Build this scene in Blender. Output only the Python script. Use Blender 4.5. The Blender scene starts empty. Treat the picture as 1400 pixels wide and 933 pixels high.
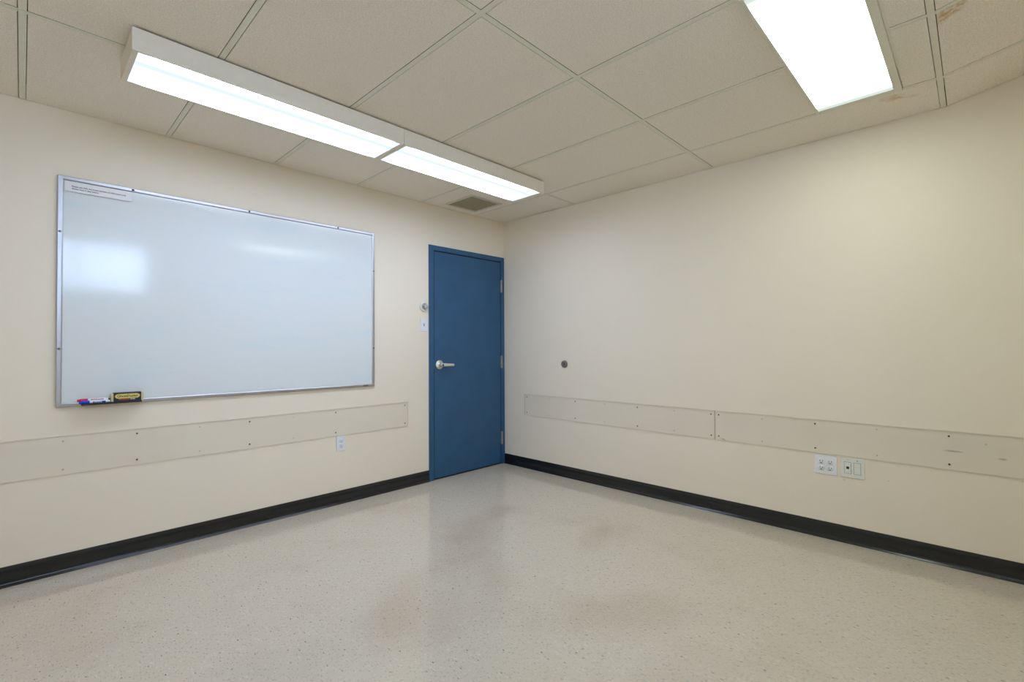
import bpy, bmesh, math, random
from mathutils import Vector, Matrix

S = bpy.context.scene
COL = S.collection
random.seed(4)

# ------------------------------------------------------------------ camera
FPX, YAW, PITCH, ROLL = 652.434, 0.7718, 0.0140, -0.0049
CAM = Vector((-3.4362, -3.4575, 1.1709))
fw = Vector((math.cos(YAW) * math.cos(PITCH), math.sin(YAW) * math.cos(PITCH), math.sin(PITCH)))
r0 = Vector((math.sin(YAW), -math.cos(YAW), 0.0))
u0 = r0.cross(fw)
rr = r0 * math.cos(ROLL) + u0 * math.sin(ROLL)
uu = -r0 * math.sin(ROLL) + u0 * math.cos(ROLL)
cd = bpy.data.cameras.new('camera')
cd.sensor_width = 36.0
cd.lens = FPX / 1400 * 36.0
cd.clip_start = 0.02
cam = bpy.data.objects.new('camera', cd)
COL.objects.link(cam)
cam.matrix_world = Matrix(((rr.x, uu.x, -fw.x, CAM.x), (rr.y, uu.y, -fw.y, CAM.y), (rr.z, uu.z, -fw.z, CAM.z), (0, 0, 0, 1)))
S.camera = cam

# ------------------------------------------------------------------ light, exposure
LAMP = 11.9                     # radiance of the fluorescent lenses
LAMP_COL = (0.82, 0.96, 1.28)    # cool tubes of the joined box lights
LAMP_COL2 = (0.65, 0.74, 0.67)   # slightly greener tubes of the recessed light
SKY = 15.5                       # daylight seen through the clerestory window
SKY_COL = (0.57, 0.77, 1.12)
S.view_settings.view_transform = 'Standard'
S.view_settings.look = 'None'
S.view_settings.gamma = 1.0
S.view_settings.use_curve_mapping = False
S.view_settings.exposure = 0.07
w = bpy.data.worlds.new('daylight_sky')
S.world = w
w.use_nodes = True
bg = w.node_tree.nodes['Background']
bg.inputs[0].default_value = (*SKY_COL, 1)
bg.inputs[1].default_value = SKY
try:
    S.cycles.use_denoising = True
    S.cycles.max_bounces = 10
    S.cycles.diffuse_bounces = 7
    S.cycles.transparent_max_bounces = 16
    S.cycles.sample_clamp_indirect = 8.0
    S.cycles.caustics_reflective = False
    S.cycles.caustics_refractive = False
except Exception:
    pass

# ------------------------------------------------------------------ room numbers (metres, corner of the two walls = origin)
H = 2.4471
XS, YB = -3.95, -4.10            # side wall and back wall, both behind the camera
YK, SLOPE = -3.361, 0.2          # where the ceiling starts to rise towards the window
TILE = 0.6096
WIN = (-3.70, -2.30, 1.86, 2.50)


def ceil_z(y):
    return H + max(0.0, YK - y) * SLOPE


# ------------------------------------------------------------------ mesh helpers
def quad_prism(bm, pts, mat=0):
    """hexahedron from eight points, bottom four then top four."""
    v = [bm.verts.new(p) for p in pts]
    fs = []
    for f in ((3, 2, 1, 0), (4, 5, 6, 7), (0, 1, 5, 4), (1, 2, 6, 5), (2, 3, 7, 6), (3, 0, 4, 7)):
        q = bm.faces.new([v[i] for i in f])
        q.material_index = mat
        fs.append(q)
    return v, fs


def box(bm, x0, x1, y0, y1, z0, z1, bev=0.0, seg=2, mat=0):
    x0, x1 = sorted((x0, x1)); y0, y1 = sorted((y0, y1)); z0, z1 = sorted((z0, z1))
    v, fs = quad_prism(bm, [(x0, y0, z0), (x1, y0, z0), (x1, y1, z0), (x0, y1, z0), (x0, y0, z1), (x1, y0, z1), (x1, y1, z1), (x0, y1, z1)], mat)
    if bev > 0:
        es = list({e for f in fs for e in f.edges})
        bmesh.ops.bevel(bm, geom=es, offset=bev, segments=seg, affect='EDGES', profile=0.5)
    return v


def lathe(bm, origin, axis, profile, seg=32, mat=0, smooth=True):
    """profile: (radius, height along axis) from one end to the other."""
    o = Vector(origin); a = Vector(axis).normalized()
    t = Vector((0, 0, 1)) if abs(a.z) < 0.9 else Vector((1, 0, 0))
    e1 = a.cross(t).normalized(); e2 = a.cross(e1)
    rings = []
    for r, h in profile:
        if r < 1e-6:
            rings.append([bm.verts.new(o + a * h)])
        else:
            rings.append([bm.verts.new(o + a * h + (e1 * math.cos(2 * math.pi * i / seg) + e2 * math.sin(2 * math.pi * i / seg)) * r) for i in range(seg)])
    for A, B in zip(rings, rings[1:]):
        for i in range(seg):
            j = (i + 1) % seg
            if len(A) == 1 and len(B) == 1:
                continue
            if len(A) == 1:
                f = bm.faces.new((A[0], B[i], B[j]))
            elif len(B) == 1:
                f = bm.faces.new((A[i], A[j], B[0]))
            else:
                f = bm.faces.new((A[i], A[j], B[j], B[i]))
            f.smooth = smooth
            f.material_index = mat
    return rings


def extrude_profile(bm, prof, p0, p1, u, v, mat=0, smooth=False):
    """prof: closed list of (a, b) swept from p0 to p1; a along u, b along v."""
    p0, p1, u, v = Vector(p0), Vector(p1), Vector(u), Vector(v)
    A = [bm.verts.new(p0 + u * a + v * b) for a, b in prof]
    B = [bm.verts.new(p1 + u * a + v * b) for a, b in prof]
    n = len(prof)
    for i in range(n):
        f = bm.faces.new((A[i], A[(i + 1) % n], B[(i + 1) % n], B[i]))
        f.material_index = mat
        f.smooth = smooth
    for R in (A[::-1], B):
        f = bm.faces.new(R); f.material_index = mat


def obj(name, bm, mats, parent=None, loc=None):
    bmesh.ops.recalc_face_normals(bm, faces=bm.faces[:])
    me = bpy.data.meshes.new(name)
    bm.to_mesh(me); bm.free()
    for m in (mats if isinstance(mats, (list, tuple)) else [mats]):
        me.materials.append(m)
    o = bpy.data.objects.new(name, me)
    COL.objects.link(o)
    if parent is not None:
        o.parent = parent
        if loc is None:
            me.transform(Matrix.Translation(-world_loc(parent)))
    if loc is not None:
        o.location = loc
    return o


def world_loc(o):
    v = Vector((0, 0, 0))
    while o is not None:
        v += o.location
        o = o.parent
    return v


def thing(name, label, cat, loc, group=None, kind=None):
    o = bpy.data.objects.new(name, None)
    COL.objects.link(o)
    o.empty_display_size = 0.05
    o.location = loc
    return tag(o, label, cat, group, kind)


def tag(o, label, cat, group=None, kind=None):
    o['label'] = label
    o['category'] = cat
    if group:
        o['group'] = group
    if kind:
        o['kind'] = kind
    return o


def lettering(name, text, size, mat, parent, origin, wall='left', width=None, depth=0.0002, align='LEFT', bold=0.0):
    """flat raised letters standing on a wall-parallel face; origin = baseline start."""
    cu = bpy.data.curves.new(name, 'FONT')
    cu.body = text; cu.size = size; cu.extrude = depth; cu.align_x = align; cu.offset = bold
    cu.resolution_u = 3
    tmp = bpy.data.objects.new(name + '_tmp', cu)
    COL.objects.link(tmp)
    dg = bpy.context.evaluated_depsgraph_get()
    me = bpy.data.meshes.new_from_object(tmp.evaluated_get(dg))
    bpy.data.objects.remove(tmp)
    if width:
        xs = [v.co.x for v in me.vertices]
        if xs:
            k = width / max(1e-6, max(xs) - min(xs))
            me.transform(Matrix.Diagonal((k, 1, 1, 1)))
    if wall == 'left':
        M = Matrix(((1, 0, 0), (0, 0, -1), (0, 1, 0))).to_4x4()
    else:
        M = Matrix(((0, 0, -1), (-1, 0, 0), (0, 1, 0))).to_4x4()
    me.transform(Matrix.Translation(Vector(origin) - world_loc(parent)) @ M)
    me.materials.clear(); me.materials.append(mat)
    me.name = name
    o = bpy.data.objects.new(name, me)
    COL.objects.link(o)
    o.parent = parent
    return o


# ------------------------------------------------------------------ materials
def lin(c):
    return tuple((x / 255 / 12.92) if x <= 10.3 else ((x / 255 + 0.055) / 1.055) ** 2.4 for x in c)


class NT:
    def __init__(self, name):
        self.m = bpy.data.materials.new(name)
        self.m.use_nodes = True
        self.t = self.m.node_tree
        self.p = self.t.nodes['Principled BSDF']
        self.out = self.t.nodes['Material Output']

    def n(self, typ, **kw):
        x = self.t.nodes.new(typ)
        for k, v in kw.items():
            setattr(x, k, v)
        return x

    def l(self, a, b):
        self.t.links.new(a, b)

    def val(self, sock, v):
        if hasattr(v, 'is_linked') or hasattr(v, 'links'):
            self.l(v, sock)
        else:
            sock.default_value = v

    def math(self, op, a, b=0.0, clamp=False):
        x = self.n('ShaderNodeMath', operation=op); x.use_clamp = clamp
        self.val(x.inputs[0], a); self.val(x.inputs[1], b)
        return x.outputs[0]

    def coord(self):
        return self.n('ShaderNodeTexCoord').outputs['Object']

    def mapping(self, vec, scale=(1, 1, 1), rot=(0, 0, 0), loc=(0, 0, 0)):
        x = self.n('ShaderNodeMapping')
        x.inputs['Scale'].default_value = scale; x.inputs['Rotation'].default_value = rot; x.inputs['Location'].default_value = loc
        self.l(vec, x.inputs['Vector'])
        return x.outputs[0]

    def noise(self, vec, scale, detail=2.0, rough=0.5, dist=0.0):
        x = self.n('ShaderNodeTexNoise')
        self.l(vec, x.inputs['Vector'])
        x.inputs['Scale'].default_value = scale; x.inputs['Detail'].default_value = detail
        x.inputs['Roughness'].default_value = rough; x.inputs['Distortion'].default_value = dist
        return x.outputs['Fac']

    def remap(self, v, a, b, c=0.0, d=1.0, smooth=True):
        x = self.n('ShaderNodeMapRange')
        x.interpolation_type = 'SMOOTHSTEP' if smooth else 'LINEAR'
        self.l(v, x.inputs['Value'])
        for k, q in zip(('From Min', 'From Max', 'To Min', 'To Max'), (a, b, c, d)):
            x.inputs[k].default_value = q
        return x.outputs['Result']

    def mix(self, fac, a, b, mode='MIX'):
        x = self.n('ShaderNodeMix', data_type='RGBA', blend_type=mode)
        self.val(x.inputs[0], fac)
        for s, v in ((x.inputs[6], a), (x.inputs[7], b)):
            if isinstance(v, tuple):
                s.default_value = (*v, 1) if len(v) == 3 else v
            else:
                self.l(v, s)
        return x.outputs[2]

    def spot(self, vec, centre, radii, rot=(0, 0, 0), soft=0.5, wob=0.0, wscale=8.0):
        """mask, 1 inside an ellipsoid of the given radii, fading over its outer part."""
        sub = self.n('ShaderNodeVectorMath', operation='SUBTRACT')
        self.l(vec, sub.inputs[0]); sub.inputs[1].default_value = centre
        mp = self.n('ShaderNodeMapping', vector_type='TEXTURE')
        mp.inputs['Rotation'].default_value = rot; mp.inputs['Scale'].default_value = radii
        self.l(sub.outputs[0], mp.inputs['Vector'])
        ln = self.n('ShaderNodeVectorMath', operation='LENGTH')
        self.l(mp.outputs[0], ln.inputs[0])
        d = ln.outputs['Value']
        if wob:
            nz = self.noise(vec, wscale, 3.0, 0.6)
            d = self.math('ADD', d, self.math('MULTIPLY', self.math('SUBTRACT', nz, 0.5), wob))
        return self.remap(d, 1.0 - soft, 1.0, 1.0, 0.0)

    def bump(self, h, strength, dist=0.001):
        b = self.n('ShaderNodeBump')
        b.inputs['Strength'].default_value = strength; b.inputs['Distance'].default_value = dist
        self.l(h, b.inputs['Height']); self.l(b.outputs[0], self.p.inputs['Normal'])


def plain(name, rgb, rough=0.5, metal=0.0, spec=0.5, noise=0.04, nscale=40.0, bump=0.0):
    q = NT(name)
    c = lin(rgb)
    v = q.noise(q.coord(), nscale, 3.0)
    f = q.remap(v, 0.3, 0.7, 0.0, 1.0)
    q.l(q.mix(f, tuple(x * (1 - noise) for x in c), tuple(min(1, x * (1 + noise)) for x in c)), q.p.inputs['Base Color'])
    q.p.inputs['Roughness'].default_value = rough
    q.p.inputs['Metallic'].default_value = metal
    q.p.inputs['Specular IOR Level'].default_value = spec
    if bump:
        q.bump(v, bump)
    return q.m


def wall_paint(name, scuffs=()):
    q = NT(name)
    co = q.coord()
    a = q.noise(co, 1.6, 3.0, 0.55)
    base = q.mix(q.remap(a, 0.3, 0.7), lin(C_WALL), tuple(x * 1.015 for x in lin(C_WALL)))
    for c, r, rot, strength, wob in scuffs:
        m = q.math('MULTIPLY', q.spot(co, c, r, rot, 0.9, wob, 60.0), strength)
        base = q.mix(m, base, lin((120, 112, 100)))
    q.l(base, q.p.inputs['Base Color'])
    q.p.inputs['Roughness'].default_value = 0.55
    q.p.inputs['Specular IOR Level'].default_value = 0.3
    q.bump(q.noise(co, 220.0, 2.0), 0.12, 0.0006)
    return q.m


C_WALL = (237, 226, 207)
C_TILE = (240, 231, 218)
C_TEE = (224, 221, 205)
C_FLOOR = (208, 197, 178)


def tile_material():
    q = NT('mineral_fibre_tile')
    co = q.coord()
    fine = q.noise(co, 210.0, 3.0, 0.75)
    mid = q.noise(co, 90.0, 3.0, 0.6)
    broad = q.noise(co, 1.3, 2.0)
    c = lin(C_TILE)
    base = q.mix(q.remap(fine, 0.35, 0.65), tuple(x * 0.86 for x in c), tuple(min(0.95, x * 1.08) for x in c))
    base = q.mix(q.math('MULTIPLY', q.remap(mid, 0.55, 0.75), 0.12), base, lin((160, 152, 138)))
    base = q.mix(q.math('MULTIPLY', q.remap(broad, 0.35, 0.65), 0.10), base, lin((212, 208, 192)))
    brown = lin((196, 160, 112))
    # water stains beside the cross tee at the kink
    brk = q.remap(q.noise(co, 38.0, 3.0, 0.65), 0.42, 0.58)
    for cen, rad, rot, k in (((-0.318, -3.165, 2.447), (0.05, 0.07, 0.2), 0.5, 0.55), ((-0.275, -3.235, 2.447), (0.02, 0.05, 0.2), 0.3, 0.35),
                             ((-0.965, -3.405, 2.455), (0.055, 0.055, 0.2), 0.4, 0.75), ((-0.93, -3.378, 2.455), (0.05, 0.03, 0.2), 0.2, 0.6), ((-0.99, -3.455, 2.46), (0.018, 0.03, 0.2), 0.2, 0.7)):
        m = q.spot(co, cen, rad, (0, 0, rot), 0.6, 0.5, 25.0)
        m = q.math('MULTIPLY', q.math('MULTIPLY', m, q.remap(brk, 0.0, 1.0, 0.35, 1.0)), k)
        base = q.mix(m, base, brown)
    q.l(base, q.p.inputs['Base Color'])
    q.p.inputs['Roughness'].default_value = 0.9
    q.p.inputs['Specular IOR Level'].default_value = 0.15
    q.bump(fine, 0.3, 0.0012)
    return q.m


def floor_material():
    q = NT('vinyl_composition_tile')
    co = q.coord()
    c = lin(C_FLOOR)
    # fine mottling of the vinyl
    st = q.mapping(co, (1.0, 1.0, 1.0), (0, 0, 0.5))
    m1 = q.noise(st, 140.0, 3.0, 0.7)
    base = q.mix(q.remap(m1, 0.3, 0.7), tuple(x * 0.94 for x in c), tuple(x * 1.05 for x in c))
    m2 = q.noise(q.mapping(co, (26, 70, 40), (0, 0, 0.9)), 1.0, 3.0, 0.6)
    base = q.mix(q.math('MULTIPLY', q.remap(m2, 0.52, 0.72), 0.25), base, lin((165, 162, 152)))
    m3 = q.noise(q.mapping(co, (60, 24, 40), (0, 0, 0.35)), 1.0, 3.0, 0.6)
    base = q.mix(q.math('MULTIPLY', q.remap(m3, 0.55, 0.75), 0.35), base, lin((222, 220, 208)))
    # chips: coarse dark ones, finer blue-grey ones
    for scale, rot, lo, hi, thr, col, k in ((30.0, 0.5, 0.03, 0.10, 0.80, (112, 108, 104), 0.7), (62.0, 2.0, 0.06, 0.20, 0.60, (150, 150, 148), 0.55), (14.0, 1.2, 0.018, 0.038, 0.78, (70, 66, 64), 0.9), (90.0, 0.2, 0.06, 0.22, 0.55, (160, 150, 136), 0.5), (48.0, 2.7, 0.05, 0.16, 0.70, (226, 224, 214), 0.5)):
        vo = q.n('ShaderNodeTexVoronoi', voronoi_dimensions='2D')
        q.l(q.mapping(co, (1.0, 0.42, 1.0), (0, 0, rot)), vo.inputs['Vector'])
        vo.inputs['Scale'].default_value = scale
        near = q.remap(vo.outputs['Distance'], lo, hi, 1.0, 0.0)
        sep = q.n('ShaderNodeSeparateColor'); q.l(vo.outputs['Color'], sep.inputs[0])
        pick = q.math('GREATER_THAN', sep.outputs[0], thr)
        base = q.mix(q.math('MULTIPLY', q.math('MULTIPLY', near, pick), k), base, lin(col))
    # worn, dirty traffic patches
    brown = lin((156, 130, 104))
    broad = q.noise(co, 1.5, 4.0, 0.6, 0.4)
    base = q.mix(q.math('MULTIPLY', q.remap(broad, 0.48, 0.75), 0.20), base, brown)
    for cen, rad, rot, k in STAINS:
        base = q.mix(q.math('MULTIPLY', q.spot(co, cen, rad, (0, 0, rot), 0.8, 0.7, 4.0), k), base, brown)
    q.l(base, q.p.inputs['Base Color'])
    q.l(q.remap(broad, 0.3, 0.8, 0.065, 0.11), q.p.inputs['Roughness'])
    q.p.inputs['Specular IOR Level'].default_value = 0.5
    q.bump(q.noise(co, 7.0, 1.0), 0.03, 0.003)
    return q.m


# floor stains: centre, radii, turn, strength (they lie on the floor, in metres)
STAINS = [((-1.45, -1.15, 0), (0.52, 0.24, 1), 0.75, 0.26), ((-0.95, -1.75, 0), (0.30, 0.14, 1), 0.2, 0.22),
          ((-1.55, -2.35, 0), (0.42, 0.26, 1), -0.6, 0.22), ((-2.25, -1.55, 0), (0.42, 0.18, 1), 0.9, 0.18), ((-1.05, -1.0, 0), (0.22, 0.14, 1), 0.3, 0.20)]


def thin_fresnel(q, ior):
    """the same air-side Fresnel reflection on both faces of a thin clear sheet."""
    fr = q.n('ShaderNodeFresnel')
    bf = q.n('ShaderNodeNewGeometry').outputs['Backfacing']
    q.l(q.math('ADD', q.math('MULTIPLY', bf, 1.0 / ior - ior), ior), fr.inputs['IOR'])
    return fr


def clear_acrylic():
    q = NT('clear_acrylic')
    co = q.coord()
    tr = q.n('ShaderNodeBsdfTransparent'); tr.inputs[0].default_value = (0.995, 0.995, 0.993, 1)
    gl = q.n('ShaderNodeBsdfGlossy'); gl.inputs['Roughness'].default_value = 0.03
    fr = thin_fresnel(q, 1.33)
    bp = q.n('ShaderNodeBump'); bp.inputs['Strength'].default_value = 0.25; bp.inputs['Distance'].default_value = 0.02
    q.l(q.noise(co, 1.7, 1.0), bp.inputs['Height'])
    q.l(bp.outputs[0], gl.inputs['Normal'])
    mx = q.n('ShaderNodeMixShader')
    q.l(fr.outputs[0], mx.inputs[0]); q.l(tr.outputs[0], mx.inputs[1]); q.l(gl.outputs[0], mx.inputs[2])
    q.l(mx.outputs[0], q.out.inputs['Surface'])
    q.t.nodes.remove(q.p)
    return q.m


def clear_back():
    """rear face of the clear sheet, optically against the wall: no second reflection."""
    q = NT('clear_acrylic_rear')
    tr = q.n('ShaderNodeBsdfTransparent')
    q.l(q.mix(q.noise(q.coord(), 2.0), (0.995, 0.995, 0.995), (1.0, 1.0, 1.0)), tr.inputs[0])
    q.l(tr.outputs[0], q.out.inputs['Surface'])
    q.t.nodes.remove(q.p)
    return q.m


def window_glass():
    q = NT('window_glass')
    co = q.coord()
    tr = q.n('ShaderNodeBsdfTransparent')
    v = q.noise(co, 3.0, 2.0)
    q.l(q.mix(v, (0.90, 0.92, 0.92), (0.94, 0.95, 0.95)), tr.inputs[0])
    gl = q.n('ShaderNodeBsdfGlossy'); gl.inputs['Roughness'].default_value = 0.02
    fr = thin_fresnel(q, 1.45)
    mx = q.n('ShaderNodeMixShader')
    q.l(fr.outputs[0], mx.inputs[0]); q.l(tr.outputs[0], mx.inputs[1]); q.l(gl.outputs[0], mx.inputs[2])
    q.l(mx.outputs[0], q.out.inputs['Surface'])
    q.t.nodes.remove(q.p)
    return q.m


def lens_material(name, x0, x1, y0, y1, streaks, endfade, col):
    """lit acrylic lens over fluorescent tubes: dimmer between the tubes and past their ends. Object space = world."""
    q = NT(name)
    q.t.nodes.remove(q.p)
    co = q.n('ShaderNodeNewGeometry').outputs['Position']
    sp = q.n('ShaderNodeSeparateXYZ'); q.l(co, sp.inputs[0])
    X, Y = sp.outputs['X'], sp.outputs['Y']
    k = None
    for yc, hw, depth in streaks:
        d = q.math('ABSOLUTE', q.math('SUBTRACT', Y, yc))
        s = q.remap(d, hw * 0.5, hw, depth, 1.0)
        k = s if k is None else q.math('MINIMUM', k, s)
    lo = q.remap(q.math('SUBTRACT', X, x0), endfade[0] * 0.2, endfade[0], endfade[1], 1.0)
    hi = q.remap(q.math('SUBTRACT', x1, X), endfade[0] * 0.2, endfade[0], endfade[1], 1.0)
    k2 = q.math('MULTIPLY', lo, hi)
    k = k2 if k is None else q.math('MINIMUM', k, k2)
    em = q.n('ShaderNodeEmission')
    em.inputs['Color'].default_value = (*col, 1)
    q.l(q.math('MULTIPLY', k, LAMP), em.inputs['Strength'])
    q.l(em.outputs[0], q.out.inputs['Surface'])
    return q.m


M = {}
M['wall_left'] = wall_paint('cream_wall_paint')
M['wall_right'] = wall_paint('cream_wall_paint_scuffed', (
    ((0, -3.362, 0.612), (0.2, 0.055, 0.007), (0, 0, 0), 0.55, 0.6), ((0, -3.545, 0.598), (0.2, 0.022, 0.008), (0, 0, 0), 0.5, 0.6),
    ((0, -2.175, 0.522), (0.2, 0.03, 0.006), (0.25, 0, 0), 0.55, 0.4), ((0, -3.485, 0.665), (0.2, 0.008, 0.006), (0, 0, 0), 0.4, 0.3), ((0, -2.88, 0.37), (0.2, 0.012, 0.010), (0, 0, 0), 0.2, 0.4), ((0, -3.09, 0.405), (0.2, 0.006, 0.005), (0, 0, 0), 0.35, 0.3)))
M['tile'] = tile_material()
M['tee'] = plain('painted_steel_tee', C_TEE, 0.5, spec=0.3, noise=0.03)
M['gapshade'] = plain('dark_gap_shade', (104, 94, 78), 0.95, spec=0.05, noise=0.1)  # dark colour standing for shade in ceiling grooves and above the box lights
M['deck'] = plain('plenum_dark', (96, 90, 80), 0.9, spec=0.1)
M['floor'] = floor_material()
M['base'] = plain('black_vinyl_base', (27, 29, 31), 0.18, spec=0.5, noise=0.05, nscale=60)
M['blue'] = plain('blue_door_enamel', (46, 87, 124), 0.42, spec=0.4, noise=0.05, nscale=5, bump=0.0)
M['steel'] = plain('satin_chrome', (232, 232, 230), 0.36, 1.0)
M['darksteel'] = plain('dark_lock_core', (60, 58, 56), 0.5, 0.6)
M['hinge'] = plain('hinge_steel', (168, 164, 156), 0.4, 0.8)
M['alu'] = plain('brushed_aluminium', (188, 187, 190), 0.38, 1.0, noise=0.02)
M['screw'] = plain('zinc_screw', (120, 112, 100), 0.45, 0.7)
M['screwdark'] = plain('dark_screw', (78, 72, 64), 0.5, 0.5)
M['screwpale'] = plain('pale_screw_plug', (196, 187, 170), 0.5)
M['acrylic'] = clear_acrylic()
M['acrylicback'] = clear_back()
M['acrylicedge'] = plain('acrylic_edge', (204, 198, 183), 0.3)
M['white'] = plain('white_plastic', (232, 233, 236), 0.35, noise=0.02)
M['whitewarm'] = plain('white_plate', (230, 231, 222), 0.4, noise=0.02)
M['slot'] = plain('dark_slot', (24, 24, 28), 0.6)
M['black'] = plain('black_plastic', (22, 24, 32), 0.35)
M['fixture'] = plain('fixture_enamel', (229, 220, 203), 0.5, spec=0.35, noise=0.015)
M['grille'] = plain('grille_enamel', (196, 188, 164), 0.6, spec=0.2)
M['ventframe'] = plain('vent_frame_enamel', (200, 195, 180), 0.55, spec=0.3)
M['paper'] = plain('white_paper', (238, 237, 238), 0.8, spec=0.1, noise=0.02)
M['ink'] = plain('grey_print', (112, 108, 118), 0.8, spec=0.1)
M['red'] = plain('red_cap', (206, 24, 62), 0.3)
M['bluecap'] = plain('blue_cap', (16, 62, 214), 0.3)
M['barrel'] = plain('white_barrel', (236, 238, 244), 0.35)
M['redink'] = plain('red_print', (176, 30, 66), 0.5)
M['blueink'] = plain('blue_print', (20, 74, 150), 0.5)
M['felt'] = plain('cream_felt', (214, 204, 160), 0.95, spec=0.05, noise=0.1, nscale=300)
M['sleeve'] = plain('dark_sleeve', (26, 28, 46), 0.4)
M['yellow'] = plain('yellow_label', (226, 208, 122), 0.5)
M['gold'] = plain('gold_border', (168, 140, 70), 0.5)
M['olive'] = plain('dark_olive_print', (72, 64, 20), 0.6)
M['redbar'] = plain('red_label_bar', (186, 62, 44), 0.5)
M['greyrubber'] = plain('grey_rubber', (112, 108, 100), 0.42, noise=0.06)
M['knobgrey'] = plain('pale_grey_plastic', (178, 176, 170), 0.45)
M['doorshade'] = plain('door_gap_shade', (14, 20, 32), 0.7)  # near-black colour for the shadow line round the door leaf
M['glass'] = window_glass()
M['wframe'] = plain('window_frame_enamel', (210, 210, 206), 0.4)


def board_material():
    q = NT('whiteboard_enamel')
    co = q.coord()
    smear = q.noise(q.mapping(co, (1.2, 1, 5.0), (0, 0.25, 0)), 1.6, 4.0, 0.6, 0.5)
    c = lin((223, 228, 229))
    base = q.mix(q.math('MULTIPLY', q.remap(smear, 0.5, 0.72), 0.45), c, lin((208, 226, 234)))
    fine = q.noise(q.mapping(co, (3, 1, 16), (0, 0.5, 0)), 3.0, 3.0, 0.6)
    base = q.mix(q.math('MULTIPLY', q.remap(fine, 0.62, 0.75), 0.12), base, lin((170, 205, 214)))
    q.l(base, q.p.inputs['Base Color'])
    q.l(q.remap(smear, 0.3, 0.7, 0.085, 0.12), q.p.inputs['Roughness'])
    q.p.inputs['Specular IOR Level'].default_value = 0.46
    return q.m


M['board'] = board_material()

# ------------------------------------------------------------------ shell
bm = bmesh.new()
box(bm, XS - 0.1, 0.1, YB - 0.1, 0.1, -0.10, 0.0)
floor = obj('floor', bm, M['floor'])
tag(floor, 'glossy speckled beige vinyl floor with faint brown stains', 'floor', kind='structure')

TOP = H + 0.08
DX0, DX1, DH = -0.886, -0.056, 2.042          # rough opening for the door leaf
bm = bmesh.new()
box(bm, XS - 0.1, DX0 - 0.02, 0, 0.12, 0, TOP)
box(bm, DX0 - 0.02, DX1 + 0.02, 0, 0.12, DH + 0.02, TOP)
box(bm, DX1 + 0.02, 0.12, 0, 0.12, 0, TOP)
box(bm, DX0 - 0.02, DX1 + 0.02, 0.07, 0.12, 0, DH + 0.02)
wl = obj('wall_left', bm, M['wall_left'])
tag(wl, 'cream painted wall carrying the whiteboard and the blue door', 'wall', kind='structure')

bm = bmesh.new()
zt = ceil_z(YB) + 0.09
quad_prism(bm, [(0, YB - 0.1, 0), (0.12, YB - 0.1, 0), (0.12, 0, 0), (0, 0, 0), (0, YB - 0.1, zt), (0.12, YB - 0.1, zt), (0.12, 0, zt), (0, 0, zt)])
wr = obj('wall_right', bm, M['wall_right'])
tag(wr, 'bare cream painted wall with two clear guard strips and outlets low down', 'wall', kind='structure')

bm = bmesh.new()
box(bm, XS - 0.12, XS, YB - 0.1, 0, 0, zt)
ws = obj('wall_side', bm, M['wall_left'])
tag(ws, 'plain cream painted wall facing the bare wall', 'wall', kind='structure')

bm = bmesh.new()
box(bm, XS, WIN[0], YB - 0.12, YB, 0, zt)
box(bm, WIN[1], 0, YB - 0.12, YB, 0, zt)
box(bm, WIN[0], WIN[1], YB - 0.12, YB, 0, WIN[2])
box(bm, WIN[0], WIN[1], YB - 0.12, YB, WIN[3], zt)
wb = obj('wall_back', bm, M['wall_left'])
tag(wb, 'plain cream wall with a high window facing the whiteboard', 'wall', kind='structure')

# window in the back wall
win = thing('window_1', 'high wide clerestory window in the wall facing the whiteboard', 'window', ((WIN[0] + WIN[1]) / 2, YB, WIN[2]), kind='structure')
bm = bmesh.new()
f = 0.04
box(bm, WIN[0], WIN[1], YB - 0.09, YB - 0.03, WIN[2], WIN[2] + f)
box(bm, WIN[0], WIN[1], YB - 0.09, YB - 0.03, WIN[3] - f, WIN[3])
for a, b in ((WIN[0], WIN[0] + f), (WIN[1] - f, WIN[1]), ((WIN[0] + WIN[1]) / 2 - 0.02, (WIN[0] + WIN[1]) / 2 + 0.02)):
    box(bm, a, b, YB - 0.09, YB - 0.03, WIN[2] + f, WIN[3] - f)
obj('window_frame', bm, M['wframe'], win)
bm = bmesh.new()
box(bm, WIN[0] + f, WIN[1] - f, YB - 0.064, YB - 0.058, WIN[2] + f, WIN[3] - f)
obj('window_pane', bm, M['glass'], win)
bm = bmesh.new()
box(bm, WIN[0] - 0.03, WIN[1] + 0.03, YB, YB + 0.03, WIN[2] - 0.025, WIN[2], 0.004)
obj('window_sill', bm, M['wframe'], win)

# ------------------------------------------------------------------ ceiling: panels, grid
bm = bmesh.new()
G, TW = 0.0026, 0.0235
xt = [-0.3945 - TILE * k for k in range(0, 6)]
yt = [-0.902, -2.121, -3.349]
xcells = [(0.0, xt[0])] + [(xt[i], xt[i + 1]) for i in range(5)] + [(xt[5], XS)]
ycells = [(0.0, yt[0]), (yt[0], yt[1]), (yt[1], yt[2]), (yt[2], YB)]
L2 = (-1.612, -0.396, -3.212, -2.847)         # recessed light opening
VT = (-0.835, -0.470, -0.462, -0.098)         # vent opening


def panel(xa, xb, ya, yb, th=0.016):
    za, zb = ceil_z(ya), ceil_z(yb)
    _, fs = quad_prism(bm, [(xa, ya, za), (xb, ya, za), (xb, yb, zb), (xa, yb, zb), (xa, ya, za + th), (xb, ya, za + th), (xb, yb, zb + th), (xa, yb, zb + th)])
    for q in fs[1:]:
        q.material_index = 0


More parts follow.
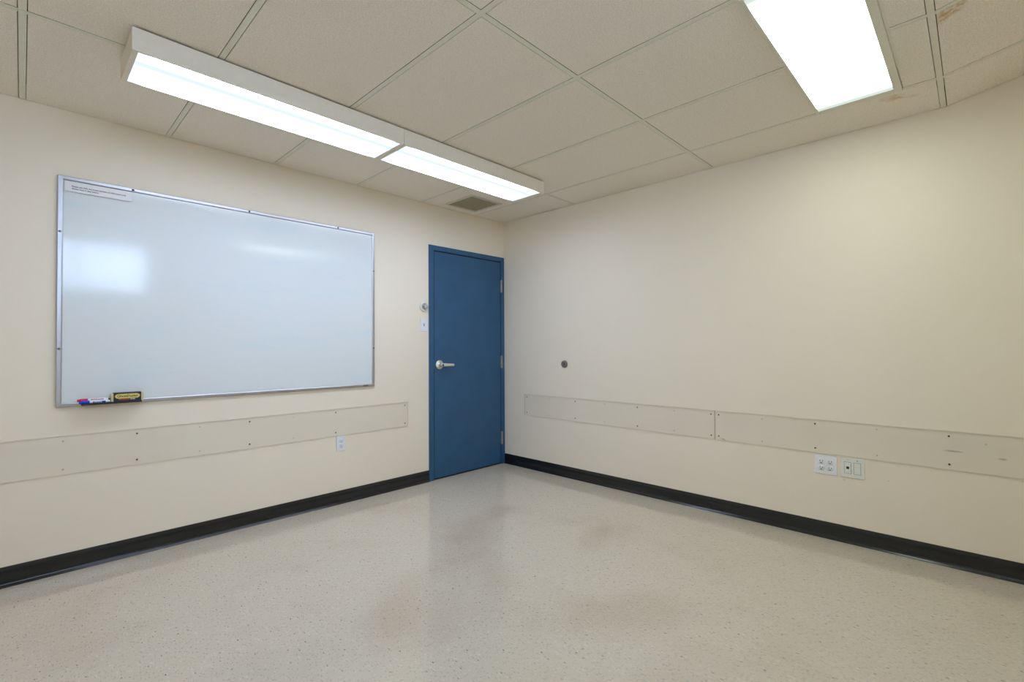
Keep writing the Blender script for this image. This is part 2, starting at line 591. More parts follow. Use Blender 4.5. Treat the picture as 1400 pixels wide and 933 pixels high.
for i, (xb, xa) in enumerate(xcells):
    pa = xa + (TW / 2 + G if i < len(xcells) - 1 else 0.003)
    pb = xb - (TW / 2 + G if i > 0 else 0.003)
    for j, (yb, ya) in enumerate(ycells):
        qa = ya + (TW / 2 + G if j < 3 else 0.003)
        qb = yb - (TW / 2 + G if j > 0 else 0.003)
        if j == 2 and i in (1, 2):
            g1 = 0.0015
            panel(pa, pb, qa, L2[2] - g1 - 0.001)
            panel(pa, pb, L2[3] + g1, qb)
        elif j == 0 and i == 1:
            panel(pa, pb, qa, VT[2]); panel(pa, pb, VT[3], qb)
            panel(pa, VT[0], VT[2], VT[3]); panel(VT[1], pb, VT[2], VT[3])
        else:
            panel(pa, pb, qa, qb)
ceil = obj('ceiling', bm, [M['tile'], M['gapshade']])
tag(ceil, 'suspended ceiling of grey mineral tiles in a painted grid', 'ceiling', kind='structure')
bm = bmesh.new()
d0 = TOP
box(bm, XS - 0.12, 0.12, YK, 0.12, TOP, TOP + 0.05)
quad_prism(bm, [(XS - 0.12, YB - 0.12, ceil_z(YB - .12) + .08), (0.12, YB - 0.12, ceil_z(YB - .12) + .08), (0.12, YK, TOP), (XS - 0.12, YK, TOP),
                (XS - 0.12, YB - 0.12, ceil_z(YB - .12) + .13), (0.12, YB - 0.12, ceil_z(YB - .12) + .13), (0.12, YK, TOP + .05), (XS - 0.12, YK, TOP + .05)])
obj('ceiling_deck', bm, M['deck'], ceil)
bm = bmesh.new()
for x in xt:
    if x in (xt[1],):
        segs = [(0, L2[3] + 0.002), (L2[2] - 0.006, yt[2] + TW / 2)]
    elif x in (xt[0], xt[2]):
        segs = [(0, L2[3] + 0.002), (L2[2] - 0.006, yt[2] + TW / 2)] if x == xt[0] else [(0, yt[2] + TW / 2)]
        segs = [(0, yt[2] + TW / 2)]
    else:
        segs = [(0, yt[2] + TW / 2)]
    for b, a in segs:
        box(bm, x - TW / 2, x + TW / 2, a, b - (0.001 if b == 0 else 0), H - 0.0006, H + 0.0004)
        box(bm, x - 0.002, x + 0.002, a, b - 0.004, H + 0.0004, H + 0.0155, mat=1)  # tee web, coloured dark to deepen the shade in the grooves
    a, b = YB, YK
    quad_prism(bm, [(x - TW / 2, a, ceil_z(a) - .0006), (x + TW / 2, a, ceil_z(a) - .0006), (x + TW / 2, b, H - .0006), (x - TW / 2, b, H - .0006),
                    (x - TW / 2, a, ceil_z(a) + .0004), (x + TW / 2, a, ceil_z(a) + .0004), (x + TW / 2, b, H + .0004), (x - TW / 2, b, H + .0004)])
for y in yt[:2]:
    box(bm, XS, -0.001, y - TW / 2, y + TW / 2, H - 0.0010, H)
    box(bm, XS, -0.004, y - 0.002, y + 0.002, H, H + 0.0150, mat=1)
# the main tee at the kink, in two lengths with a butt joint
box(bm, XS, -0.287, yt[2] - TW / 2, yt[2] + TW / 2, H - 0.0016, H)
box(bm, XS, -0.004, yt[2] - 0.002, yt[2] + 0.002, H, H + 0.0145, mat=1)
box(bm, -0.2855, -0.001, yt[2] - TW / 2 + 0.001, yt[2] + TW / 2 + 0.001, H - 0.0008, H + 0.0013)
# the short tee that carries the recessed light
box(bm, -1.25, L2[1] - 0.25, L2[2] - 0.012, L2[2] - 0.001, H - 0.0008, H + 0.0013)
obj('ceiling_grid', bm, [M['tee'], M['gapshade']], ceil)

# ------------------------------------------------------------------ cove base
COVE = [(0.0, 0.0), (0.0165, 0.0), (0.0172, 0.0015), (0.0160, 0.0040), (0.0125, 0.0062), (0.0085, 0.0100), (0.0058, 0.0160), (0.0042, 0.0250), (0.0036, 0.0400), (0.0034, 0.0970), (0.0026, 0.0985), (0.0, 0.0990)]


def base(name, p0, p1, n, label):
    bm = bmesh.new()
    extrude_profile(bm, COVE, p0, p1, n, (0, 0, 1), smooth=False)
    o = obj(name, bm, M['base'])
    for pl in o.data.polygons:
        pl.use_smooth = len(pl.vertices) == 4
    try:
        o.data.set_sharp_from_angle(angle=math.radians(50))
    except Exception:
        pass
    return tag(o, label, 'baseboard', kind='structure')


base('baseboard_left', (XS, 0, 0), (-0.9385, 0, 0), (0, -1, 0), 'black vinyl cove baseboard under the whiteboard, ending at the blue door frame')
base('baseboard_right', (0, YB, 0), (0, -0.001, 0), (-1, 0, 0), 'black vinyl cove baseboard along the bare wall with outlets')
base('baseboard_side', (XS, YB, 0), (XS, -0.02, 0), (1, 0, 0), 'black vinyl cove baseboard of the wall facing the outlets')
base('baseboard_back', (XS + .02, YB, 0), (-0.02, YB, 0), (0, 1, 0), 'black vinyl cove baseboard below the high window')

# ------------------------------------------------------------------ door
door = thing('door_1', 'blue painted steel door with chrome lever handle in a blue frame', 'door', (-0.47, 0, 0), kind='structure')
FY = -0.012                                        # face of the steel frame
bm = bmesh.new()
box(bm, -0.936, DX0 - 0.002, FY, 0.07, 0, 2.087, 0.002)
box(bm, DX1 + 0.003, -0.006, FY, 0.07, 0, 2.087, 0.002)
box(bm, DX0 - 0.002, DX1 + 0.003, FY, 0.07, DH + 0.001, 2.087, 0.002)
box(bm, DX0 - 0.002, DX0 + 0.012, 0.045, 0.07, 0, DH)        # stops behind the leaf
box(bm, DX1 - 0.012, DX1 + 0.003, 0.045, 0.07, 0, DH)
obj('door_frame', bm, M['blue'], door)
bm = bmesh.new()
box(bm, DX0 + 0.0070, DX1 - 0.0035, FY + 0.005, 0.042, 0.014, DH - 0.009, 0.0012)
leaf = obj('door_leaf', bm, M['blue'], door)
bm = bmesh.new()  # strips filling the door gap, dark in place of its shadow
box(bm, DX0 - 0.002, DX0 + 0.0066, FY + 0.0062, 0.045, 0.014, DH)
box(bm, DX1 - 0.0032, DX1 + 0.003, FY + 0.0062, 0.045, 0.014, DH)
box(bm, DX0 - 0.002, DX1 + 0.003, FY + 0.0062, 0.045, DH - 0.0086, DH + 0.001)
o = obj('door_shade_strips', bm, M['doorshade'], door); o['label'] = 'dark strips painted as shade in the gap round the door leaf'
bm = bmesh.new()
box(bm, DX0 - 0.002, DX1 + 0.003, 0.0, 0.07, 0.0, 0.006, 0.002)
o = obj('threshold', bm, M['slot'], door); o['label'] = 'dark threshold under the door'
for z0, z1 in ((1.733, 1.853), (0.967, 1.087), (0.202, 0.325)):
    bm = bmesh.new()
    n = 5
    for k in range(n):
        a, b = z0 + (z1 - z0) * k / n + 0.0006, z0 + (z1 - z0) * (k + 1) / n - 0.0006
        lathe(bm, (DX1 + 0.006, FY - 0.006, a), (0, 0, 1), [(0, 0), (0.0072, 0), (0.0075, 0.0008), (0.0075, b - a - 0.0008), (0.0072, b - a), (0, b - a)], 16)
    for zz, s in ((z1, 1), (z0, -1)):
        lathe(bm, (DX1 + 0.006, FY - 0.006, zz), (0, 0, s), [(0.005, 0), (0.005, 0.003), (0.003, 0.005), (0, 0.0055)], 12)
    box(bm, DX1 - 0.003, DX1 + 0.005, FY - 0.002, FY + 0.004, z0, z1)
    o = obj('hinge', bm, M['hinge'], door); o['label'] = 'grey steel butt hinge'
# lever set
HX, HZ = -0.826, 1.021
FL = FY + 0.005
bm = bmesh.new()
lathe(bm, (HX, FL, HZ), (0, -1, 0), [(0.0, 0.0), (0.041, 0.0), (0.041, 0.005), (0.038, 0.009), (0.031, 0.0115), (0.0175, 0.0125), (0.016, 0.019), (0.0135, 0.032), (0.0135, 0.052), (0.0, 0.052)], 40)
hd = obj('door_handle', bm, M['steel'], door); hd['label'] = 'chrome round rose of the lever handle'
bm = bmesh.new()
# lever: rounded bar from the spindle to the right, tapering
secs = [(-0.013, 0.012, 0.009, 0.046), (0.0, 0.0155, 0.010, 0.046), (0.018, 0.0155, 0.009, 0.048), (0.055, 0.0140, 0.0075, 0.050), (0.095, 0.0130, 0.007, 0.051), (0.124, 0.0125, 0.0065, 0.050), (0.131, 0.008, 0.004, 0.049)]
rings = []
for dx, rz, ry, yo in secs:
    ring = []
    for k in range(16):
        a = 2 * math.pi * k / 16
        ca, sa = math.cos(a), math.sin(a)
        sx = math.copysign(abs(ca) ** 0.6, ca); sz = math.copysign(abs(sa) ** 0.6, sa)
        ring.append(bm.verts.new((HX + dx, FL - yo + ry * sx, HZ + rz * sz - 0.03 * max(0, dx))))
    rings.append(ring)
for A, B in zip(rings, rings[1:]):
    for k in range(16):
        f_ = bm.faces.new((A[k], A[(k + 1) % 16], B[(k + 1) % 16], B[k])); f_.smooth = True
bm.faces.new(rings[0][::-1]); bm.faces.new(rings[-1])
lv = obj('lever', bm, M['steel'], hd)
bm = bmesh.new()
lathe(bm, (HX, FL - 0.055, HZ - 0.001), (0, -1, 0), [(0.0, 0.0), (0.0085, 0.0), (0.0085, 0.004), (0.007, 0.006), (0.0, 0.006)], 20)
lk = obj('lock_core', bm, M['darksteel'], hd); lk['label'] = 'dark keyhole core of the lever handle'
bm = bmesh.new()
box(bm, DX0 - 0.010, DX0 + 0.004, FY - 0.0015, FY + 0.006, 0.985, 1.068, 0.001)
st = obj('strike_plate', bm, M['blue'], door)

# ------------------------------------------------------------------ ceiling lights
def box_fixture(x0, x1, label, lx0, lx1, endw):
    y0, y1, zb = -1.105, -0.800, H - 0.100
    t = thing('surface_fluorescent_light', label, 'ceiling light', ((x0 + x1) / 2, (y0 + y1) / 2, H - 0.001), 'box lights fixed below the ceiling')
    bm = bmesh.new()
    zt_ = H - 0.0080
    th = 0.004
    box(bm, x0, x1, y0, y0 + th, zb, zt_, 0.0012)                # long sides
    box(bm, x0, x1, y1 - th, y1, zb, zt_, 0.0012)
    box(bm, x0 + 0.001, x1 - 0.001, y0 + th, y1 - th, zt_ - 0.004, zt_)   # top pan
    box(bm, x0 + 0.001, x1 - 0.001, y0 + 0.003, y0 + 0.008, zb, zb + 0.003)
    box(bm, x0 + 0.001, x1 - 0.001, y1 - 0.008, y1 - 0.003, zb, zb + 0.003)
    obj('housing', bm, M['fixture'], t)
    bm = bmesh.new()
    box(bm, x0 + 0.012, x1 - 0.012, y0 + 0.012, y1 - 0.012, zt_, H - 0.0012)  # plate in the gap, its dark colour painted in as shade
    o = obj('mounting_plate', bm, M['gapshade'], t); o['label'] = 'mounting plate above the housing, coloured dark as shade in the gap'
    bm = bmesh.new()
    for a, b in ((x0 + 0.0005, lx0), (lx1, x1 - 0.0005)):
        bm = bmesh.new()
        box(bm, a, b, y0 + th, y1 - th, zb - 0.0005, zt_ - 0.004, 0.001)
        obj('end_cap', bm, M['fixture'], t)
    bm = bmesh.new()
    box(bm, lx0, lx1, y0 + 0.008, y1 - 0.008, zb + 0.0008, zb + 0.0038)
    q = lens_material('lit_lens', lx0, lx1, y0, y1, STREAK, (0.10, 0.10), LAMP_COL)
    o = obj('diffuser', bm, q, t)
    o['label'] = 'lit white diffuser'
    return t


STREAK = ((-1.003, 0.034, 0.080),)
box_fixture(-3.143, -1.9035, 'white box ceiling light lit over the whiteboard, the nearer one of the joined pair', -3.122, -1.924, 0.02)
box_fixture(-1.9015, -0.660, 'white box ceiling light lit beside the air vent, the farther one of the joined pair', -1.884, -0.696, 0.02)

t = thing('recessed_fluorescent_light', 'lit troffer set flush in the ceiling tiles above the bare wall', 'ceiling light', ((L2[0] + L2[1]) / 2, (L2[2] + L2[3]) / 2, H))
bm = bmesh.new()
zb = H - 0.010
fw_ = 0.016
box(bm, L2[0], L2[1], L2[3] - fw_, L2[3], zb, H + 0.012, 0.002)
box(bm, L2[0], L2[1], L2[2], L2[2] + 0.032, zb, H + 0.012, 0.002)
box(bm, L2[0], L2[0] + 0.012, L2[2] + 0.032, L2[3] - fw_, zb, H + 0.012, 0.002)
box(bm, L2[1] - 0.046, L2[1], L2[2] + 0.032, L2[3] - fw_, zb, H + 0.012, 0.002)
obj('trim_frame', bm, M['tee'], t)
bm = bmesh.new()
box(bm, L2[0] + 0.006, L2[1] - 0.006, L2[2] + 0.006, L2[3] - 0.006, H + 0.012, H + 0.060)
obj('housing', bm, M['fixture'], t)
bm = bmesh.new()
box(bm, L2[0] + 0.012, L2[1] - 0.046, L2[2] + 0.032, L2[3] - fw_, zb + 0.001, zb + 0.004)
o = obj('diffuser', bm, lens_material('lit_troffer_lens', L2[0] + 0.012, L2[1] - 0.046, L2[2], L2[3], (), (0.11, 0.088), LAMP_COL2), t)
o['label'] = 'lit white diffuser'

# ------------------------------------------------------------------ air vent
t = thing('ceiling_vent', 'square grey egg crate air vent in the ceiling tile near the door', 'air vent', ((VT[0] + VT[1]) / 2, (VT[2] + VT[3]) / 2, H))
bm = bmesh.new()
b_ = 0.030
zb = H - 0.003
for x0, x1, y0, y1 in ((VT[0], VT[1], VT[2], VT[2] + b_), (VT[0], VT[1], VT[3] - b_, VT[3]), (VT[0], VT[0] + b_, VT[2] + b_, VT[3] - b_), (VT[1] - b_, VT[1], VT[2] + b_, VT[3] - b_)):
    box(bm, x0, x1, y0, y1, zb, H + 0.014, 0.001)
obj('vent_frame', bm, M['ventframe'], t)
bm = bmesh.new()
gx0, gx1, gy0, gy1 = VT[0] + b_, VT[1] - b_, VT[2] + b_, VT[3] - b_
n = 24
for k in range(1, n):
    x = gx0 + (gx1 - gx0) * k / n
    box(bm, x - 0.0006, x + 0.0006, gy0, gy1, H + 0.001, H + 0.0135)
    y = gy0 + (gy1 - gy0) * k / n
    box(bm, gx0, gx1, y - 0.0006, y + 0.0006, H + 0.0012, H + 0.0133)
obj('egg_crate_grille', bm, M['grille'], t)
bm = bmesh.new()
box(bm, VT[0] + 0.01, VT[1] - 0.01, VT[2] + 0.01, VT[3] - 0.01, H + 0.030, H + 0.070)
obj('duct_box', bm, M['grille'], t)

# ------------------------------------------------------------------ whiteboard
BX0, BX1, BZ0, BZ1 = -3.3105, -1.4705, 0.869, 2.0925
board = thing('whiteboard', 'large wall whiteboard in an aluminium frame left of the blue door', 'whiteboard', ((BX0 + BX1) / 2, 0, BZ0))
FWD = 0.022
bm = bmesh.new()
box(bm, BX0 + 0.01, BX1 - 0.01, -0.011, -0.0005, BZ0 + 0.01, BZ1 - 0.01)
obj('writing_surface', bm, M['board'], board)
# frame rail: rounded outer lip, bevel falling to the board
RAIL = [(0.0, 0.0005), (0.0, 0.0125), (0.0025, 0.0160), (0.0165, 0.0166), (0.0205, 0.0145), (FWD, 0.0112), (FWD, 0.0005)]
for nm, p0, p1, u in (('bottom', (BX0, 0, BZ0), (BX1, 0, BZ0), (0, 0, 1)), ('top', (BX0, 0, BZ1), (BX1, 0, BZ1), (0, 0, -1)),
                      ('left', (BX0, 0, BZ0), (BX0, 0, BZ1), (1, 0, 0)), ('right', (BX1, 0, BZ0), (BX1, 0, BZ1), (-1, 0, 0))):
    bm = bmesh.new()
    # mitred: shorten the inner edge
    d = (Vector(p1) - Vector(p0)).normalized()
    A, B = [], []
    for a, b in RAIL:
        A.append(bm.verts.new(Vector(p0) + Vector(u) * a + Vector((0, -1, 0)) * b + d * a))
        B.append(bm.verts.new(Vector(p1) + Vector(u) * a + Vector((0, -1, 0)) * b - d * a))
    nn = len(RAIL)
    for i in range(nn):
        bm.faces.new((A[i], A[(i + 1) % nn], B[(i + 1) % nn], B[i]))
    bm.faces.new(A[::-1]); bm.faces.new(B)
    obj('frame_rail', bm, M['alu'], board)
for x, z in ((-2.998, 2.083), (-2.389, 2.083), (-1.776, 2.083), (-3.3005, 1.795), (-3.3005, 1.177), (-1.4805, 1.787), (-1.4805, 1.174)):
    bm = bmesh.new()
    lathe(bm, (x, -0.0166, z), (0, -1, 0), [(0, 0), (0.0062, 0), (0.0058, 0.0014), (0.0035, 0.0026), (0.0015, 0.0029), (0.0012, 0.0018), (0, 0.0018)], 20)
    o = obj('screw', bm, M['screwdark'] if z > 2 else M['screw'], board)
bm = bmesh.new()
box(bm, -1.572, -1.528, -0.0176, -0.0166, BZ0 + 0.005, BZ0 + 0.015, 0.0004)
o = obj('maker_badge', bm, M['greyrubber'], board); o['label'] = 'small grey badge on the bottom rail'
for x in (-2.47, -1.77, -3.05):
    pass

# printed notice stuck in the top corner
note = thing('paper_notice', 'narrow white paper strip with two printed lines at the whiteboard top corner', 'notice', (-3.143, -0.0118, 2.014))
bm = bmesh.new()
nx0, nx1, nz0, nz1 = -3.283, -3.004, 2.013, 2.069
A = [bm.verts.new(p) for p in ((nx0, -0.0118, nz1), (nx1, -0.0118, nz1), (nx1, -0.0200, nz0), (nx0, -0.0200, nz0))]
B = [bm.verts.new((v.co.x, v.co.y - 0.0011, v.co.z)) for v in A]
for fv in ((A[0], A[1], A[2], A[3]), (B[3], B[2], B[1], B[0]), (A[0], B[0], B[1], A[1]), (A[1], B[1], B[2], A[2]), (A[2], B[2], B[3], A[3]), (A[3], B[3], B[0], A[0])):
    bm.faces.new(fv)
obj('paper_sheet', bm, M['paper'], note)
lettering('printed_line', 'Please use light dry erase markers on this board only', 0.0105, M['ink'], note, (-3.256, -0.0176, 2.0395), width=0.226, bold=0.0002)
lettering('printed_line', 'Always wipe it clean before', 0.0105, M['ink'], note, (-3.256, -0.0196, 2.0265), width=0.108, bold=0.0002)

# marker tray
tray = thing('marker_tray', 'short black plastic tray on the whiteboard bottom rail', 'marker tray', (-3.086, 0, 0.865))
bm = bmesh.new()
TX0, TX1 = -3.213, -2.961
extrude_profile(bm, [(0.017, 0.886), (0.017, 0.902), (0.0195, 0.902), (0.0205, 0.8825), (0.0715, 0.8825), (0.072, 0.8862), (0.0755, 0.8865), (0.076, 0.8765), (0.0735, 0.8750), (0.020, 0.8750)], (TX0, 0, 0), (TX1, 0, 0), (0, -1, 0), (0, 0, 1))
obj('tray_body', bm, M['black'], tray)
TZ = 0.8826


def marker(label, x, y, z, capmat, inkmat, text, striped):
    t = thing('dry_erase_marker', label, 'marker', (x, y, z))
    r = 0.0082
    bm = bmesh.new()                                           # cap at the left end
    lathe(bm, (x, y, z + r), (1, 0, 0), [(0, -0.030), (0.0045, -0.030), (0.0058, -0.0285), (0.0068, -0.022), (0.0084, -0.018), (0.0088, -0.015), (0.0090, 0.012), (0.0, 0.012)], 24)
    o = obj('cap', bm, capmat, t)
    o['label'] = 'coloured cap'
    bm = bmesh.new()
    lathe(bm, (x, y, z + r), (1, 0, 0), [(0.0, 0.012), (0.0072, 0.012), (0.0082, 0.016), (0.0082, 0.083), (0.0074, 0.088), (0.0068, 0.096), (0.0, 0.0965)], 24)
    obj('barrel', bm, M['barrel'], t)
    bm = bmesh.new()                                           # printed band round the barrel
    lathe(bm, (x, y, z + r), (1, 0, 0), [(0.00832, 0.026 if striped else 0.052), (0.00832, 0.078)], 24)
    bm.faces.ensure_lookup_table()
    # keep the lower or the upper part of the band, towards the room
    zc = z + r
    kill = [f_ for f_ in bm.faces if (f_.calc_center_median().z > zc + (0.0035 if striped else 0.0050)) or f_.calc_center_median().y > y or (not striped and f_.calc_center_median().z < zc + 0.0005)]
    bmesh.ops.delete(bm, geom=kill, context='FACES')
    o = obj('printed_band', bm, inkmat, t)
    lettering('lettering', text, 0.0078 if striped else 0.0085, M['barrel'] if striped else inkmat, t, (x + 0.029 if striped else x + 0.024, y - 0.0086, z + r - (0.0028 if striped else -0.0005)), width=0.034 if striped else 0.028, bold=0.0003)
    return t


marker('white marker with a blue cap lying in front on the tray', -3.194, -0.0610, TZ, M['bluecap'], M['blueink'], 'WHITE', True)
marker('white marker with a red cap lying behind on the tray', -3.200, -0.0440, TZ + 0.0100, M['red'], M['redink'], 'MARKER', False)

# eraser
er = thing('whiteboard_eraser', 'felt board eraser in a dark sleeve with a yellow oval label on the tray', 'eraser', (-3.02, -0.045, TZ))
EX0, EX1, EY0, EY1, EZ0, EZ1 = -3.083, -2.962, -0.067, -0.0225, TZ + 0.0002, TZ + 0.0500
bm = bmesh.new()
box(bm, EX0 - 0.010, EX1 + 0.012, EY0 + 0.003, EY1 - 0.003, EZ0, EZ1 - 0.004, 0.003)
o = obj('felt_block', bm, M['felt'], er); o['label'] = 'cream felt block showing at both ends'
bm = bmesh.new()
box(bm, EX0, EX1, EY0, EY1, EZ0, EZ1, 0.001)
o = obj('sleeve', bm, M['sleeve'], er); o['label'] = 'dark cardboard sleeve'


def stadium(bm, x0, x1, z0, z1, y, th, n=14):
    r = (z1 - z0) / 2
    pts = []
    rx = r * 1.4
    for k in range(n + 1):
        a = -math.pi / 2 + math.pi * k / n
        pts.append((x1 - rx + rx * math.cos(a), (z0 + z1) / 2 + r * math.sin(a)))
    for k in range(n + 1):
        a = math.pi / 2 + math.pi * k / n
        pts.append((x0 + rx + rx * math.cos(a), (z0 + z1) / 2 + r * math.sin(a)))
    extrude_profile(bm, pts, (0, y, 0), (0, y - th, 0), (1, 0, 0), (0, 0, 1))


bm = bmesh.new()
stadium(bm, EX0 + 0.004, EX1 - 0.005, EZ0 + 0.0165, EZ1 - 0.0060, EY0, 0.0003)
o = obj('label_border', bm, M['gold'], er)
bm = bmesh.new()
stadium(bm, EX0 + 0.007, EX1 - 0.008, EZ0 + 0.0185, EZ1 - 0.0080, EY0 - 0.0003, 0.0003)
o = obj('label_oval', bm, M['yellow'], er); o['label'] = 'yellow oval label'
lettering('lettering', 'GhostDuster', 0.0185, M['olive'], er, (EX0 + 0.0145, EY0 - 0.0007, EZ0 + 0.0245), width=0.092, bold=0.0005)
bm = bmesh.new()
box(bm, EX0 + 0.022, EX0 + 0.068, EY0 - 0.0003, EY0, EZ0 + 0.0095, EZ0 + 0.0155)
o = obj('label_bar', bm, M['redbar'], er); o['label'] = 'red bar below the oval label'
lettering('lettering', 'ERASER', 0.0060, M['paper'], er, (EX0 + 0.072, EY0 - 0.0003, EZ0 + 0.0105), width=0.022, bold=0.0002)

# ------------------------------------------------------------------ clear guard strips
def guard(wall, a0, a1, label, dark, pale):
    z0, z1 = 0.5135, 0.7165
    th, gap = 0.0045, 0.0012
    cx = (a0 + a1) / 2
    t = thing('acrylic_guard_strip', label, 'wall guard', (cx, 0, z0) if wall == 'left' else (0, cx, z0), 'clear guard strips screwed along the walls')
    bm = bmesh.new()
    if wall == 'left':
        box(bm, a0, a1, -gap - th, -gap, z0, z1)
    else:
        box(bm, -gap - th, -gap, a0, a1, z0, z1)
    bm.normal_update()
    for f_ in bm.faces:
        nrm = f_.normal
        big = abs(nrm.y) > 0.5 if wall == 'left' else abs(nrm.x) > 0.5
        f_.material_index = (0 if (nrm.y < -0.5 or nrm.x < -0.5) else 2) if big else 1
    o = obj('clear_sheet', bm, [M['acrylic'], M['acrylicedge'], M['acrylicback']], t)
    for lst, mat in ((dark, M['screwdark']), (pale, M['screwpale'])):
        for a in lst:
            for z in (0.690, 0.541):
                bm = bmesh.new()
                r = 0.0050 if mat is M['screwdark'] else 0.0042
                org, ax = ((a, -gap - th, z), (0, -1, 0)) if wall == 'left' else ((-gap - th, a, z), (-1, 0, 0))
                lathe(bm, org, ax, [(0, 0), (r, 0), (r * 0.95, 0.0012), (r * 0.6, 0.0022), (r * 0.25, 0.0024), (r * 0.2, 0.0012), (0, 0.0012)], 14)
                so = obj('screw', bm, mat, t)
                if mat is M['screwpale']:
                    so['label'] = 'pale screw'
    return t


guard('left', -3.596, -1.1565, 'clear acrylic guard strip screwed to the wall below the whiteboard', (-3.568, -2.972, -2.381, -1.789, -1.185), (-3.281, -2.663, -2.097))
guard('right', -2.1190, -0.289, 'clear acrylic guard strip on the bare wall, the one nearer the door corner', (-2.095, -1.511, -0.898, -0.317), (-1.818, -1.203, -0.595))
guard('right', -3.949, -2.1215, 'clear acrylic guard strip on the bare wall above the white outlet plates', (-2.148, -2.734, -3.346, -3.92), (-2.43, -3.04, -3.63))

# ------------------------------------------------------------------ electrical plates
def P(wall, a, d, z):
    """point on a wall: a along it, d out of it."""
    return (a, -d, z) if wall == 'left' else (-d, a, z)


def wbox(bm, wall, a0, a1, d0, d1, z0, z1, bev=0.0, mat=0):
    if wall == 'left':
        box(bm, a0, a1, -d1, -d0, z0, z1, bev, 2, mat)
    else:
        box(bm, -d1, -d0, a0, a1, z0, z1, bev, 2, mat)


def plate(t, wall, a0, a1, z0, z1, mat):
    bm = bmesh.new()
    wbox(bm, wall, a0, a1, 0.0003, 0.0062, z0, z1, 0.0022)
    return obj('cover_plate', bm, mat, t)


def receptacle(t, wall, a, z, s, mat):
    """one duplex socket face with two blades and a ground hole."""
    n_ = (0, -1, 0) if wall == 'left' else (-1, 0, 0)
    bm = bmesh.new()
    rings = lathe(bm, P(wall, a, 0.0060, z), n_, [(0.0172, 0.0), (0.0172, 0.0022), (0.0166, 0.0028), (0.0, 0.0028)], 32)
    for v in bm.verts:                                         # flat top and bottom
        v.co.z = max(z - 0.0135, min(z + 0.0135, v.co.z))
    so = obj('socket', bm, mat, t)
    for da, h in ((-0.0064 * s, 0.0046), (0.0064 * s, 0.0040)):
        bm = bmesh.new()
        wbox(bm, wall, a + da - 0.0015, a + da + 0.0015, 0.0085, 0.0091, z + 0.0035 - h, z + 0.0035 + h)
        o = obj('slot', bm, M['slot'], so); o['label'] = 'dark slot'
    bm = bmesh.new()
    lathe(bm, P(wall, a, 0.0085, z - 0.0080), n_, [(0.0031, 0), (0.0031, 0.0006), (0, 0.0006)], 12)
    o = obj('ground_hole', bm, M['slot'], so); o['label'] = 'dark hole'


def cover_screw(t, wall, a, z, mat, r=0.0032):
    n_ = (0, -1, 0) if wall == 'left' else (-1, 0, 0)
    bm = bmesh.new()
    lathe(bm, P(wall, a, 0.0060, z), n_, [(0, 0), (r, 0), (r * 0.9, 0.0010), (0, 0.0014)], 14)
    obj('cover_screw', bm, mat, t)


t = thing('wall_outlet', 'white duplex power outlet on the wall below the whiteboard guard strip', 'outlet', (-1.7475, 0, 0.398))
plate(t, 'left', -1.7830, -1.7120, 0.397, 0.5115, M['white'])
receptacle(t, 'left', -1.7475, 0.4740, 1, M['white']); receptacle(t, 'left', -1.7475, 0.4355, 1, M['white'])
cover_screw(t, 'left', -1.7475, 0.4548, M['white'])

t = thing('quad_wall_outlet', 'white four socket power outlet plate on the bare wall', 'outlet', (0, -2.7875, 0.388))
plate(t, 'right', -2.8460, -2.7295, 0.3885, 0.5015, M['white'])
for a in (-2.7650, -2.8110):
    for z in (0.4650, 0.4260):
        receptacle(t, 'right', a, z, -1, M['white'])
    cover_screw(t, 'right', a, 0.4455, M['white'])

t = thing('data_wall_plate', 'white wall plate with a small black jack beside the four socket outlet', 'data outlet', (0, -2.9225, 0.39))
plate(t, 'right', -2.9810, -2.8640, 0.3895, 0.5045, M['whitewarm'])
bm = bmesh.new()
wbox(bm, 'right', -2.9150, -2.8830, 0.0062, 0.0082, 0.4140, 0.4800, 0.0008)
ins = obj('jack_insert', bm, M['whitewarm'], t)
for a0, a1 in ((-2.9166, -2.8814), (-2.9636, -2.9284)):
    bm = bmesh.new()
    wbox(bm, 'right', a0, a1, 0.0058, 0.0066, 0.4124, 0.4816)
    o = obj('insert_gap', bm, M['greyrubber'], t); o['label'] = 'grey joint round an insert'
bm = bmesh.new()
wbox(bm, 'right', -2.9065, -2.8925, 0.0082, 0.0086, 0.4400, 0.4545)
o = obj('jack_hole', bm, M['black'], ins); o['label'] = 'small black jack opening'
bm = bmesh.new()
wbox(bm, 'right', -2.9620, -2.9300, 0.0062, 0.0082, 0.4140, 0.4800, 0.0008)
obj('blank_insert', bm, M['whitewarm'], t)
cover_screw(t, 'right', -2.899, 0.4935, M['screwpale'])
cover_screw(t, 'right', -2.946, 0.4935, M['screw'])
cover_screw(t, 'right', -2.899, 0.3995, M['whitewarm'])
cover_screw(t, 'right', -2.946, 0.3995, M['whitewarm'])

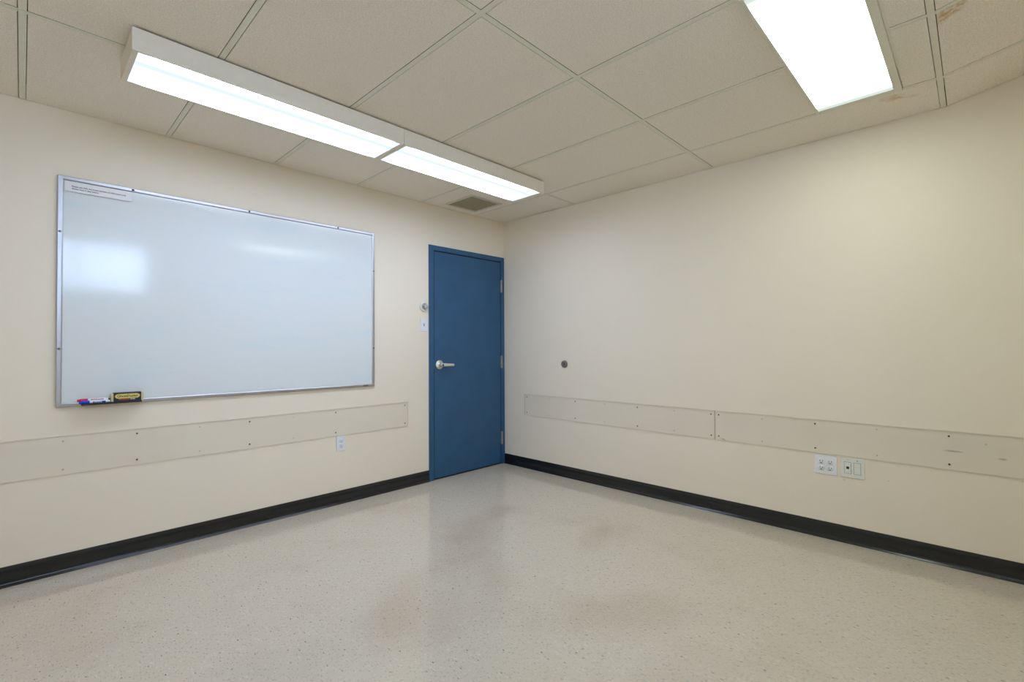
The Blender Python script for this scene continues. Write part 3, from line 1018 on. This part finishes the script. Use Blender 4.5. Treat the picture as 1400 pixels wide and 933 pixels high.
t = thing('light_switch', 'white toggle light switch on the wall beside the blue door frame', 'light switch', (-0.9885, 0, 1.316))
plate(t, 'left', -1.0250, -0.9520, 1.3170, 1.4310, M['white'])
bm = bmesh.new()
wbox(bm, 'left', -0.9935, -0.9835, 0.0060, 0.0074, 1.3620, 1.3860, 0.0004)
o = obj('toggle_bezel', bm, M['greyrubber'], t); o['label'] = 'grey slot round the toggle'
bm = bmesh.new()
quad_prism(bm, [(-0.9915, -0.0070, 1.3700), (-0.9855, -0.0070, 1.3700), (-0.9855, -0.0180, 1.3790), (-0.9915, -0.0180, 1.3790),
                (-0.9915, -0.0070, 1.3790), (-0.9855, -0.0070, 1.3790), (-0.9860, -0.0165, 1.3840), (-0.9910, -0.0165, 1.3840)])
obj('toggle', bm, M['white'], t)
cover_screw(t, 'left', -0.9885, 1.4040, M['white']); cover_screw(t, 'left', -0.9885, 1.3440, M['white'])

# round knob on the wall above the switch
t = thing('round_wall_knob', 'round white wall rosette with a protruding grey knob above the light switch', 'wall knob', (-0.991, 0, 1.532))
bm = bmesh.new()
lathe(bm, (-0.991, -0.0003, 1.532), (0, -1, 0), [(0, 0), (0.0410, 0), (0.0410, 0.006), (0.0385, 0.016), (0.0340, 0.0205), (0.0295, 0.0190), (0.0270, 0.0070), (0.0, 0.0065)], 40)
obj('rosette', bm, M['whitewarm'], t)
bm = bmesh.new()
lathe(bm, (-0.991, -0.0065, 1.532), (0, -1, 0), [(0.0, 0.0), (0.0150, 0.0), (0.0145, 0.012), (0.0150, 0.024), (0.0200, 0.032), (0.0195, 0.038), (0.0160, 0.0420), (0.0, 0.0440)], 32)
o = obj('knob', bm, M['knobgrey'], t); o['label'] = 'grey centre knob'

# door stop bumper on the right wall
t = thing('door_stop_bumper', 'small round grey door bumper on the bare wall near the corner', 'door stop', (0, -0.779, 1.020))
bm = bmesh.new()
lathe(bm, (-0.0003, -0.779, 1.020), (-1, 0, 0), [(0, 0), (0.0335, 0), (0.0335, 0.006), (0.0315, 0.013), (0.0260, 0.0195), (0.0200, 0.0215), (0.0155, 0.0195), (0.0110, 0.0125), (0.0045, 0.0115), (0.0, 0.0115)], 40)
obj('rubber_dome', bm, M['greyrubber'], t)
bm = bmesh.new()
lathe(bm, (-0.0116, -0.779, 1.020), (-1, 0, 0), [(0, 0), (0.0065, 0), (0.0060, 0.0015), (0.0, 0.0022)], 16)
o = obj('screw', bm, M['screwdark'], t); o['label'] = 'dark screw in the middle'
